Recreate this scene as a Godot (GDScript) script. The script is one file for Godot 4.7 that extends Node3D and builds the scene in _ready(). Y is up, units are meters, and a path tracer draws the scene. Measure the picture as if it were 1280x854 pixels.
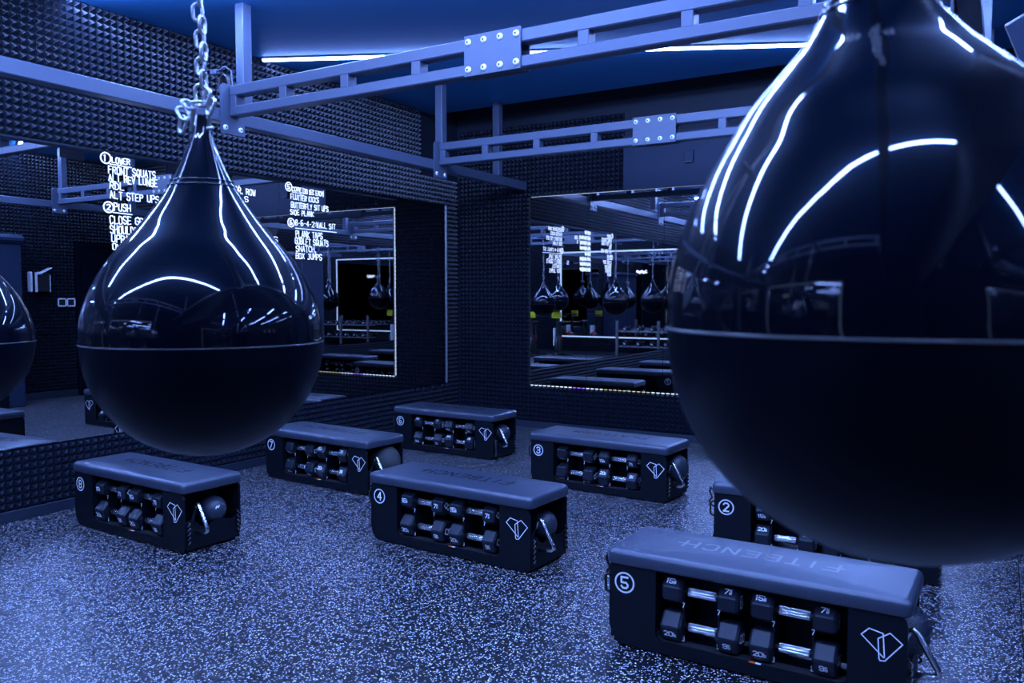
extends Node3D

# Room: x = 0 is the left wall's mirror plane, z = 0 the back wall's mirror plane, floor at y = 0.
const ROOM_X := 6.6
const ROOM_Z := 11.2
const CEIL := 3.7
const EYE := Vector3(5.812, 1.55, 8.365)
const LIGHT := Color(0.495, 0.635, 1.0)

var M := {}
var used := {}
var rng := RandomNumberGenerator.new()

# ---------------------------------------------------------------- naming
func numbered(called: String) -> String:
	if not used.has(called):
		used[called] = 0
		return called
	used[called] += 1
	return "%s_%03d" % [called, used[called]]

func tag(o: Node3D, label: String, category: String, group := "", kind := "") -> Node3D:
	o.set_meta("label", label)
	o.set_meta("category", category)
	if group != "":
		o.set_meta("group", group)
	if kind != "":
		o.set_meta("kind", kind)
	return o

func thing(called: String, label: String, category: String, at := Vector3.ZERO, turn := 0.0, group := "") -> Node3D:
	var o := Node3D.new()
	o.name = numbered(called)
	add_child(o)
	o.position = at
	o.rotation.y = turn
	return tag(o, label, category, group)

func part(called: String, m: Mesh, mat: Material, parent: Node3D, at := Vector3.ZERO) -> MeshInstance3D:
	var o := MeshInstance3D.new()
	o.name = called
	o.mesh = m
	o.material_override = mat
	o.position = at
	parent.add_child(o, true)
	return o

func single(called: String, m: Mesh, mat: Material, label: String, category: String, at := Vector3.ZERO, group := "") -> MeshInstance3D:
	var o := MeshInstance3D.new()
	o.name = numbered(called)
	o.mesh = m
	o.material_override = mat
	o.position = at
	add_child(o)
	tag(o, label, category, group)
	return o

func structure(called: String, m: Mesh, mat: Material, label: String, category: String) -> MeshInstance3D:
	var o := single(called, m, mat, label, category)
	o.set_meta("kind", "structure")
	return o

func dup(o: Node3D, label: String, at: Vector3, turn := 0.0, group := "") -> Node3D:
	var c: Node3D = o.duplicate()
	var base: String = str(o.name)
	if base.length() > 4 and base[base.length() - 4] == "_" and base.right(3).is_valid_int():
		base = base.left(base.length() - 4)
	c.name = numbered(base)
	add_child(c)
	c.position = at
	c.rotation.y = turn
	c.set_meta("label", label)
	if group != "":
		c.set_meta("group", group)
	return c

# ---------------------------------------------------------------- shapes
func mb(smooth := false) -> SurfaceTool:
	var st := SurfaceTool.new()
	st.begin(Mesh.PRIMITIVE_TRIANGLES)
	st.set_smooth_group(0 if smooth else -1)
	return st

func done(st: SurfaceTool) -> ArrayMesh:
	st.generate_normals()
	return st.commit()

func tri(st: SurfaceTool, a: Vector3, b: Vector3, c: Vector3, out: Vector3) -> void:
	if (a - c).cross(a - b).dot(out) < 0.0:
		var t := b
		b = c
		c = t
	st.add_vertex(a)
	st.add_vertex(b)
	st.add_vertex(c)

func quad(st: SurfaceTool, a: Vector3, b: Vector3, c: Vector3, d: Vector3, out: Vector3) -> void:
	tri(st, a, b, c, out)
	tri(st, a, c, d, out)

# a box with chamfered edges
func bx(st: SurfaceTool, lo: Vector3, hi: Vector3, ch := 0.0, xf := Transform3D.IDENTITY) -> void:
	var c := (lo + hi) * 0.5
	var h := (hi - lo) * 0.5
	ch = minf(ch, minf(h.x, minf(h.y, h.z)) * 0.9)
	var ax := [Vector3.RIGHT, Vector3.UP, Vector3.BACK]
	for i in 3:
		var u: Vector3 = ax[i]
		var v: Vector3 = ax[(i + 1) % 3]
		var w: Vector3 = ax[(i + 2) % 3]
		var hv: float = h[(i + 1) % 3] - ch
		var hw: float = h[(i + 2) % 3] - ch
		for s in [-1.0, 1.0]:
			var p: Vector3 = c + u * s * h[i]
			var n: Vector3 = xf.basis * (u * s)
			quad(st, xf * (p - v * hv - w * hw), xf * (p + v * hv - w * hw), xf * (p + v * hv + w * hw), xf * (p - v * hv + w * hw), n)
	if ch <= 0.0:
		return
	for i in 3:
		var u: Vector3 = ax[i]
		var v: Vector3 = ax[(i + 1) % 3]
		var w: Vector3 = ax[(i + 2) % 3]
		for sv in [-1.0, 1.0]:
			for sw in [-1.0, 1.0]:
				var a: Vector3 = c + v * sv * h[(i + 1) % 3] + w * sw * (h[(i + 2) % 3] - ch)
				var b: Vector3 = c + v * sv * (h[(i + 1) % 3] - ch) + w * sw * h[(i + 2) % 3]
				var e: Vector3 = u * (h[i] - ch)
				quad(st, xf * (a - e), xf * (a + e), xf * (b + e), xf * (b - e), xf.basis * (v * sv + w * sw))
	for sx in [-1.0, 1.0]:
		for sy in [-1.0, 1.0]:
			for sz in [-1.0, 1.0]:
				var s := Vector3(sx, sy, sz)
				var q := c + s * h
				tri(st, xf * (q - Vector3(0, sy, sz) * ch), xf * (q - Vector3(sx, 0, sz) * ch), xf * (q - Vector3(sx, sy, 0) * ch), xf.basis * s)

func box(lo: Vector3, hi: Vector3, ch := 0.0) -> ArrayMesh:
	var st := mb()
	bx(st, lo, hi, ch)
	return done(st)

# rows of points joined into a skin; closed rows wrap round
func skin(st: SurfaceTool, rows: Array, wrap := true, loop := false) -> void:
	var n: int = rows[0].size()
	var cen := []
	for r in rows:
		var s := Vector3.ZERO
		for p in r:
			s += p
		cen.append(s / n)
	var score := 0.0
	var last: int = rows.size() if loop else rows.size() - 1
	for pass_no in 2:
		for i in last:
			var j: int = (i + 1) % rows.size()
			for k in (n if wrap else n - 1):
				var l: int = (k + 1) % n
				var a: Vector3 = rows[i][k]
				var b: Vector3 = rows[i][l]
				var c: Vector3 = rows[j][l]
				var d: Vector3 = rows[j][k]
				if pass_no == 0:
					score += (a - c).cross(b - d).dot((a + b + c + d) * 0.25 - (cen[i] + cen[j]) * 0.5)
				elif score < 0.0:
					for v in [a, b, c, a, c, d]:
						st.add_vertex(v)
				else:
					for v in [a, c, b, a, d, c]:
						st.add_vertex(v)

func fan(st: SurfaceTool, ring: PackedVector3Array, out: Vector3) -> void:
	var s := Vector3.ZERO
	for p in ring:
		s += p
	s /= ring.size()
	for k in ring.size():
		tri(st, s, ring[k], ring[(k + 1) % ring.size()], out)

# a round bar swept along points
func tube(st: SurfaceTool, pts: PackedVector3Array, r: float, sides := 8, closed := false, caps := true) -> void:
	var rows := []
	var n := pts.size()
	var side := Vector3.ZERO
	for i in n:
		var a := pts[(i - 1 + n) % n] if closed or i > 0 else pts[0]
		var b := pts[(i + 1) % n] if closed or i < n - 1 else pts[n - 1]
		var t := (b - a).normalized()
		if side == Vector3.ZERO:
			side = t.cross(Vector3.UP if absf(t.y) < 0.9 else Vector3.RIGHT).normalized()
		side = (side - t * side.dot(t)).normalized()
		var up := t.cross(side)
		var ring := PackedVector3Array()
		for k in sides:
			var an := TAU * k / sides
			ring.append(pts[i] + (side * cos(an) + up * sin(an)) * r)
		rows.append(ring)
	skin(st, rows, true, closed)
	if caps and not closed:
		fan(st, rows[0], pts[0] - pts[1])
		fan(st, rows[n - 1], pts[n - 1] - pts[n - 2])

# a profile of (radius, height) turned about an axis
func lathe(st: SurfaceTool, prof: Array, sides := 24, xf := Transform3D.IDENTITY) -> void:
	var rows := []
	for p in prof:
		var ring := PackedVector3Array()
		for k in sides:
			var an := TAU * k / sides
			ring.append(xf * Vector3(p[0] * cos(an), p[1], p[0] * sin(an)))
		rows.append(ring)
	skin(st, rows)
	var up: Vector3 = xf.basis.y * signf(prof[prof.size() - 1][1] - prof[0][1] + 1e-9)
	if prof[0][0] > 1e-4:
		fan(st, rows[0], -up)
	if prof[prof.size() - 1][0] > 1e-4:
		fan(st, rows[rows.size() - 1], up)

func rrect(hx: float, hz: float, r: float, y: float, n := 5) -> PackedVector3Array:
	var out := PackedVector3Array()
	for q in 4:
		var sx := 1.0 if q == 0 or q == 3 else -1.0
		var sz := 1.0 if q < 2 else -1.0
		for k in n + 1:
			var an := PI / 2 * (q + float(k) / n)
			out.append(Vector3(sx * (hx - r) + cos(an) * r, y, sz * (hz - r) + sin(an) * r))
	return out

# an outline in x and y, given thickness along z
func extrude(st: SurfaceTool, poly: PackedVector2Array, z0: float, z1: float) -> void:
	var idx := Geometry2D.triangulate_polygon(poly)
	for k in range(0, idx.size(), 3):
		for z in [z0, z1]:
			tri(st, Vector3(poly[idx[k]].x, poly[idx[k]].y, z), Vector3(poly[idx[k + 1]].x, poly[idx[k + 1]].y, z), Vector3(poly[idx[k + 2]].x, poly[idx[k + 2]].y, z), Vector3(0, 0, 1 if z == maxf(z0, z1) else -1))
	var cw := Geometry2D.is_polygon_clockwise(poly)
	for k in poly.size():
		var a := poly[k]
		var b := poly[(k + 1) % poly.size()]
		var d := b - a
		var n := Vector3(d.y, -d.x, 0) * (-1.0 if cw else 1.0)
		quad(st, Vector3(a.x, a.y, z0), Vector3(b.x, b.y, z0), Vector3(b.x, b.y, z1), Vector3(a.x, a.y, z1), n)

# ---------------------------------------------------------------- lettering: each glyph a set of strokes on a 4 x 6 grid
const GLYPH := {
	"A": "00 26 40|12 32", "B": "00 06 36 45 44 33 03|33 42 41 30 00", "C": "45 36 16 05 01 10 30 41", "D": "00 06 26 44 42 20 00",
	"E": "46 06 00 40|03 33", "F": "46 06 00|03 33", "G": "45 36 16 05 01 10 30 41 43 23", "H": "00 06|40 46|03 43", "I": "20 26",
	"J": "26 46|36 31 20 10 01", "K": "00 06|46 03 40", "L": "06 00 40", "M": "00 06 23 46 40", "N": "00 06 40 46",
	"O": "16 05 01 10 30 41 45 36 16", "P": "00 06 36 45 44 33 03", "Q": "16 05 01 10 30 41 45 36 16|22 40", "R": "00 06 36 45 44 33 03|23 40",
	"S": "45 36 16 05 04 13 33 42 41 30 10 01", "T": "06 46|26 20", "U": "06 01 10 30 41 46", "V": "06 20 46", "W": "06 10 24 30 46",
	"X": "00 46|06 40", "Y": "06 23 46|23 20", "Z": "06 46 00 40",
	"0": "16 05 01 10 30 41 45 36 16", "1": "15 26 20", "2": "05 16 36 45 44 00 40", "3": "05 16 36 45 44 33 42 41 30 10 01|33 13",
	"4": "30 36 02 42", "5": "46 06 03 33 42 41 30 10 01", "6": "36 16 05 01 10 30 41 42 33 13 02", "7": "06 46 10", "8": "13 04 05 16 36 45 44 33 13 02 01 10 30 41 42 33",
	"9": "01 10 30 41 45 36 16 05 04 13 43", "(": "37 25 22 3:", ")": "17 25 22 1:", "-": "13 33", ":": "24 25|21 22", ".": "20 21", "/": "00 46",
	"f": "46 06 00|:3 33", "h": "00 06|40 46|03 63", "~": "01 14 21 34 41", "i": "06 36|26 20", "^": "05 21 36 42 55 61",
}

func ribbon(st: SurfaceTool, pts: PackedVector2Array, w: float, xf: Transform3D, closed := false) -> void:
	var n := pts.size()
	for i in (n if closed else n - 1):
		var a := pts[i]
		var b := pts[(i + 1) % n]
		var d := (b - a).normalized()
		var s := Vector2(-d.y, d.x) * w * 0.5
		a -= d * w * 0.4
		b += d * w * 0.4
		quad(st, xf * Vector3(a.x + s.x, a.y + s.y, 0), xf * Vector3(b.x + s.x, b.y + s.y, 0), xf * Vector3(b.x - s.x, b.y - s.y, 0), xf * Vector3(a.x - s.x, a.y - s.y, 0), xf.basis.z)

# writes text from the left end of its baseline; returns its length
func write(st: SurfaceTool, text: String, hgt: float, glyph_w: float, gap: float, w: float, xf: Transform3D, jitter := 0.0) -> float:
	var x := 0.0
	for ch in text:
		if ch == " ":
			x += glyph_w * 0.7 + gap
			continue
		var adv := glyph_w * (0.45 if ch in "I1.:" else 1.0)
		var shift := -glyph_w * 0.28 if ch in "I1.:" else 0.0
		var lift := rng.randf_range(-1, 1) * jitter * hgt
		var lean := rng.randf_range(-1, 1) * jitter * 1.2
		for stroke in GLYPH[ch].split("|"):
			var pts := PackedVector2Array()
			for p in stroke.split(" "):
				var gx: float = p.unicode_at(0) - 48
				var gy: float = p.unicode_at(1) - 48
				if gx > 9: gx = -1.4
				if gy > 9: gy = -1.0
				pts.append(Vector2(x + shift + (gx / 4.0 + rng.randf_range(-1, 1) * jitter) * glyph_w + lean * gy / 6.0 * glyph_w, (gy / 6.0 + rng.randf_range(-1, 1) * jitter) * hgt + lift))
			ribbon(st, pts, w, xf)
		x += adv + gap
	return x - gap

func circle_pts(r: float, n := 20, c := Vector2.ZERO) -> PackedVector2Array:
	var out := PackedVector2Array()
	for k in n:
		out.append(c + Vector2(cos(TAU * k / n), sin(TAU * k / n)) * r)
	return out

# ---------------------------------------------------------------- materials
func mat(called: String, c: Color, rough := 0.6, metal := 0.0, spec := 0.5) -> StandardMaterial3D:
	var m := StandardMaterial3D.new()
	m.resource_name = called
	m.albedo_color = c
	m.roughness = rough
	m.metallic = metal
	m.metallic_specular = spec
	M[called] = m
	return m

func grey(v: float) -> Color:
	return Color(v, v, v).linear_to_srgb()

func glow(called: String, c: Color, energy: float) -> StandardMaterial3D:
	var m := mat(called, grey(0.5), 0.4)
	m.emission_enabled = true
	m.emission = c
	m.emission_energy_multiplier = energy
	return m

func lin(x: float, y: float, z: float) -> Color:
	return Color(x, y, z).linear_to_srgb()

func noise_tex(freq: float, size := 512, as_normal := false, bump := 4.0) -> NoiseTexture2D:
	var t := NoiseTexture2D.new()
	var n := FastNoiseLite.new()
	n.seed = 7
	n.frequency = freq
	n.fractal_octaves = 4
	t.noise = n
	t.width = size
	t.height = size
	t.seamless = true
	t.as_normal_map = as_normal
	t.bump_strength = bump
	return t

func speckle_texture() -> ImageTexture:
	var n := 2048
	var im := Image.create(n, n, false, Image.FORMAT_RGB8)
	im.fill(Color(0.045, 0.05, 0.06))
	var r := RandomNumberGenerator.new()
	r.seed = 11
	for k in 22000:
		var x := r.randi_range(0, n - 1)
		var y := r.randi_range(0, n - 1)
		var an := r.randf() * PI
		var la := r.randf_range(2.0, 4.8)
		var lb := r.randf_range(1.5, 2.7)
		var v := clampf(0.70 + r.randf() * 0.30, 0.0, 1.0)
		var c := Color(v * 0.97, v * 0.98, v)
		var ca := cos(an)
		var sa := sin(an)
		var e := int(ceil(la))
		for dy in range(-e, e + 1):
			for dx in range(-e, e + 1):
				var u := dx * ca + dy * sa
				var w := -dx * sa + dy * ca
				if u * u / (la * la) + w * w / (lb * lb) <= 1.0:
					im.set_pixel((x + dx + n) % n, (y + dy + n) % n, c)
	return ImageTexture.create_from_image(im)

func make_materials() -> void:
	var fl := mat("speckled_rubber", Color.WHITE, 0.35, 0.0, 0.58)
	fl.albedo_texture = speckle_texture()
	fl.uv1_triplanar = true
	fl.uv1_world_triplanar = true
	fl.uv1_scale = Vector3(0.44, 0.44, 0.44)
	fl.normal_enabled = true
	fl.normal_texture = noise_tex(0.08, 512, true, 2.0)
	fl.normal_scale = 0.3
	mat("painted_steel", lin(0.062, 0.078, 0.115), 0.42, 0.0, 0.5)
	mat("acoustic_foam", lin(0.003, 0.006, 0.013), 0.40, 0.0, 0.48)
	mat("wall_paint", lin(0.006, 0.01, 0.02), 0.7)
	mat("ceiling_paint", lin(0.035, 0.19, 0.42), 0.5, 0.0, 0.3)  # the ceiling's blue is in the paint itself
	mat("void_paint", lin(0.003, 0.005, 0.01), 0.9, 0.0, 0.1)
	mat("panel_paint", lin(0.015, 0.026, 0.052), 0.5, 0.0, 0.35)
	mat("rubber_trim", lin(0.010, 0.016, 0.030), 0.5)
	var bv := mat("glossy_vinyl", lin(0.001, 0.002, 0.005), 0.30, 0.0, 0.10)
	bv.clearcoat_enabled = true
	bv.clearcoat = 1.0
	bv.clearcoat_roughness = 0.025
	mat("matt_vinyl", lin(0.001, 0.002, 0.005), 0.3, 0.0, 0.2)
	mat("seam_vinyl", grey(0.05), 0.3)
	mat("seat_vinyl", lin(0.032, 0.040, 0.058), 0.33, 0.0, 0.55)
	mat("seat_print", grey(0.012), 0.5, 0.0, 0.25)
	mat("seat_print_sheen", grey(0.22), 0.3)  # sheen on the lettering, put into a paler print colour
	mat("bench_shell", lin(0.003, 0.0045, 0.0075), 0.45, 0.0, 0.3)
	mat("head_rubber", lin(0.008, 0.011, 0.018), 0.40, 0.0, 0.4)
	mat("chrome", grey(0.62), 0.24, 1.0)
	mat("white_print", grey(0.9), 0.6)
	var ink := glow("brightened_ink", Color(0.80, 0.86, 1.0), 0.7)  # plain ink given emission so it stays white under the blue light
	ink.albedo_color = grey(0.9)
	mat("ball_rubber", lin(0.020, 0.026, 0.040), 0.42)
	var stp := mat("stippled_rubber", grey(0.03), 0.5)
	stp.normal_enabled = true
	stp.normal_texture = noise_tex(0.25, 256, true, 8.0)
	stp.uv1_triplanar = true
	stp.uv1_scale = Vector3(10, 10, 10)
	mat("mirror_glass", grey(0.72), 0.0, 1.0)
	mat("mirror_edge", grey(0.35), 0.3, 0.6)
	mat("bolt_steel", grey(0.93), 0.25, 0.1, 0.8)
	mat("bolt_socket", grey(0.02), 0.5)
	mat("chain_steel", grey(0.55), 0.3, 0.9)
	mat("black_plastic", grey(0.012), 0.45)
	mat("lit_lip_plastic", grey(0.025), 0.4, 0.0, 0.4)  # lighter than the shell: light on the tray edge put into the colour
	mat("dark_plastic", grey(0.03), 0.4)
	mat("grey_paint", grey(0.12), 0.45)
	mat("paper", grey(0.8), 0.7)
	mat("strap_webbing", grey(0.02), 0.8)
	mat("orange_print", Color(0.9, 0.35, 0.1), 0.5)
	mat("yellow_plastic", Color(0.85, 0.85, 0.05), 0.5)
	mat("red_plastic", Color(0.8, 0.05, 0.08), 0.5)
	glow("led_diffuser", LIGHT, 170.0)
	glow("edge_light_white", Color(0.72, 0.80, 0.92), 1.6)
	glow("edge_light_far", Color(0.66, 0.78, 0.95), 1.1)
	glow("led_diffuser_mid", LIGHT, 135.0)
	glow("led_diffuser_dim", LIGHT, 45.0)
	glow("edge_light_violet", Color(0.55, 0.2, 0.95), 1.2)
	glow("edge_light_yellow", Color(0.75, 0.72, 0.25), 0.8)
	glow("edge_light_dim", Color(0.72, 0.80, 0.92), 0.6)
	glow("sign_glow", Color(0.8, 0.85, 1.0), 2.5)

# ---------------------------------------------------------------- acoustic foam
var tiles := {}
func foam_mesh(cols: int, rows: int, pw: float, ph: float) -> ArrayMesh:
	var key := "%d %d %.4f %.4f" % [cols, rows, pw, ph]
	if tiles.has(key):
		return tiles[key]
	var st := mb()
	var w := cols * pw
	var h := rows * ph
	var d0 := 0.018
	var tip := 0.055
	for i in cols:
		for j in rows:
			var a := Vector3(i * pw, j * ph, d0)
			var b := a + Vector3(pw, 0, 0)
			var c := b + Vector3(0, ph, 0)
			var d := a + Vector3(0, ph, 0)
			var t := a + Vector3(pw / 2, ph / 2, tip - d0)
			tri(st, a, b, t, Vector3(0, -1, 1))
			tri(st, b, c, t, Vector3(1, 0, 1))
			tri(st, c, d, t, Vector3(0, 1, 1))
			tri(st, d, a, t, Vector3(-1, 0, 1))
	quad(st, Vector3(0, 0, 0), Vector3(w, 0, 0), Vector3(w, 0, d0), Vector3(0, 0, d0), Vector3.DOWN)
	quad(st, Vector3(0, h, 0), Vector3(w, h, 0), Vector3(w, h, d0), Vector3(0, h, d0), Vector3.UP)
	quad(st, Vector3(0, 0, 0), Vector3(0, h, 0), Vector3(0, h, d0), Vector3(0, 0, d0), Vector3.LEFT)
	quad(st, Vector3(w, 0, 0), Vector3(w, h, 0), Vector3(w, h, d0), Vector3(w, 0, d0), Vector3.RIGHT)
	quad(st, Vector3(0, 0, 0), Vector3(w, 0, 0), Vector3(w, h, 0), Vector3(0, h, 0), Vector3.FORWARD)
	tiles[key] = done(st)
	return tiles[key]

# foam tiles over a rectangle; along runs from u0 to u1 on the wall, frame maps (along, up, out) to the room
func foam(wall: Node3D, frame: Transform3D, u0: float, u1: float, y0: float, y1: float, tw := 9, th := 10) -> void:
	var cols := maxi(1, roundi((u1 - u0) / 0.0562))
	var rows := maxi(1, roundi((y1 - y0) / 0.0526))
	var pw := (u1 - u0) / cols
	var ph := (y1 - y0) / rows
	var i := 0
	while i < cols:
		var c := mini(tw, cols - i)
		var j := 0
		while j < rows:
			var r := mini(th, rows - j)
			var o := part("foam_tile", foam_mesh(c, r, pw, ph), M.acoustic_foam, wall)
			var jit := Vector3(rng.randf_range(-0.0012, 0.0012), rng.randf_range(-0.0012, 0.0012), rng.randf_range(-0.002, 0.002))
			o.transform = frame * Transform3D(Basis(Vector3.BACK, rng.randf_range(-0.003, 0.003)), Vector3(u0 + i * pw, y0 + j * ph, 0) + jit)
			j += r
		i += c

# ---------------------------------------------------------------- mirrors
func mirror(called_label: String, frame: Transform3D, u0: float, u1: float, y0: float, y1: float, seams: Array, edge := true) -> Node3D:
	var t := thing("wall_mirror", called_label, "mirror")
	t.transform = frame
	var cuts := [u0] + seams + [u1]
	for k in cuts.size() - 1:
		part("mirror_panel", box(Vector3(cuts[k] + 0.0012, y0, -0.012), Vector3(cuts[k + 1] - 0.0012, y1, 0.0), 0.0008), M.mirror_glass, t)
	part("backing_board", box(Vector3(u0 + 0.01, y0 + 0.01, -0.034), Vector3(u1 - 0.01, y1 - 0.01, -0.0125)), M.void_paint, t)
	return t

func edge_light(label: String, frame: Transform3D, rects: Array, mats: Array) -> Node3D:
	var t := thing("edge_light_strip", label, "led strip")
	t.transform = frame
	for k in rects.size():
		part("light_run", box(rects[k][0], rects[k][1]), mats[k], t)
	return t

# ---------------------------------------------------------------- ceiling lights
func ceiling_strip(label: String, a: Vector3, b: Vector3, share := 1.0) -> void:
	var d := b - a
	var n := d.length()
	var t := thing("ceiling_light_strip", label, "strip light", (a + b) * 0.5, atan2(-d.z, d.x), "parallel ceiling light strips")
	part("housing", box(Vector3(-n / 2, -0.012, -0.032), Vector3(n / 2, 0.0, 0.032)), M.grey_paint, t)
	var st := mb(true)
	var rows := []
	for x in [-n / 2, n / 2]:
		var ring := PackedVector3Array()
		for k in 9:
			var an := PI + PI * k / 8
			ring.append(Vector3(x, -0.012 + 0.020 * sin(an), 0.020 * cos(an)))
		rows.append(ring)
	skin(st, rows, false)
	fan(st, rows[0], Vector3.LEFT)
	fan(st, rows[1], Vector3.RIGHT)
	part("diffuser", done(st), M.led_diffuser if share >= 1.0 else (M.led_diffuser_mid if share > 0.3 else M.led_diffuser_dim), t)
	for s in [-1, 1]:
		part("end_cap", box(Vector3(s * (n / 2 + 0.004) - 0.004, -0.034, -0.032), Vector3(s * (n / 2 + 0.004) + 0.004, 0.0, 0.032)), M.grey_paint, t)
	var l := AreaLight3D.new()
	l.name = "strip_light"
	l.area_size = Vector2(n, 0.036)
	l.light_color = LIGHT
	l.light_energy = LAMP * n * share
	l.set("area_range", 30.0)
	l.shadow_enabled = true
	l.rotation = Vector3(-PI / 2, 0, 0)
	l.position = Vector3(0, -0.036, 0)
	t.add_child(l)

const LAMP := 1.4

func _ready() -> void:
	rng.seed = 5
	# camera
	var cam := Camera3D.new()
	cam.name = "camera"
	add_child(cam)
	var fwd := Vector3(-0.514902, -0.054895, -0.855490)
	cam.look_at_from_position(EYE, EYE + fwd, Vector3.UP)
	var at := CameraAttributesPhysical.new()
	at.frustum_focal_length = 12.0 * 1018.6 / 427.0
	at.frustum_focus_distance = 5.2
	at.exposure_aperture = 4.8
	at.frustum_near = 0.05
	at.frustum_far = 100.0
	cam.attributes = at
	cam.current = true
	# surroundings: a closed room, no sky
	var we := WorldEnvironment.new()
	we.name = "surroundings"
	var env := Environment.new()
	env.background_mode = Environment.BG_COLOR
	env.background_color = Color.BLACK
	env.tonemap_mode = Environment.TONE_MAPPER_LINEAR
	env.tonemap_exposure = 1.25
	env.sdfgi_enabled = true
	env.ssao_enabled = true
	env.ssil_enabled = true
	we.environment = env
	add_child(we)
	make_materials()
	# ceiling lights: parallel strips across the room
	var side_names := ["first ceiling light strip from the back wall, seen whole above the trusses", "second ceiling light strip from the back wall", "third ceiling light strip from the back wall, over the hanging bags", "fourth ceiling light strip from the back wall", "ceiling light strip nearest the front wall"]
	var starts := [3.11, 4.93, 6.8, 8.95, 11.0]
	for k in 5:
		var z0: float = starts[k]
		var a := Vector3(0.03, CEIL, z0)
		var b := Vector3(ROOM_X - 0.05, CEIL, z0 - 0.4775 * ROOM_X)
		if k == 0:
			b = Vector3(5.42, CEIL, 3.11 - 0.4775 * 5.42)
		if a.z > ROOM_Z - 0.05:
			a = Vector3((z0 - ROOM_Z + 0.1) / 0.4775, CEIL, ROOM_Z - 0.1)
		ceiling_strip(side_names[k], a, b, [0.12, 0.7, 1.1, 1.15, 1.15][k])
	build_room()
	build_rig()
	build_benches()
	build_bags()
	build_writing()
	build_far_side()

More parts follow.
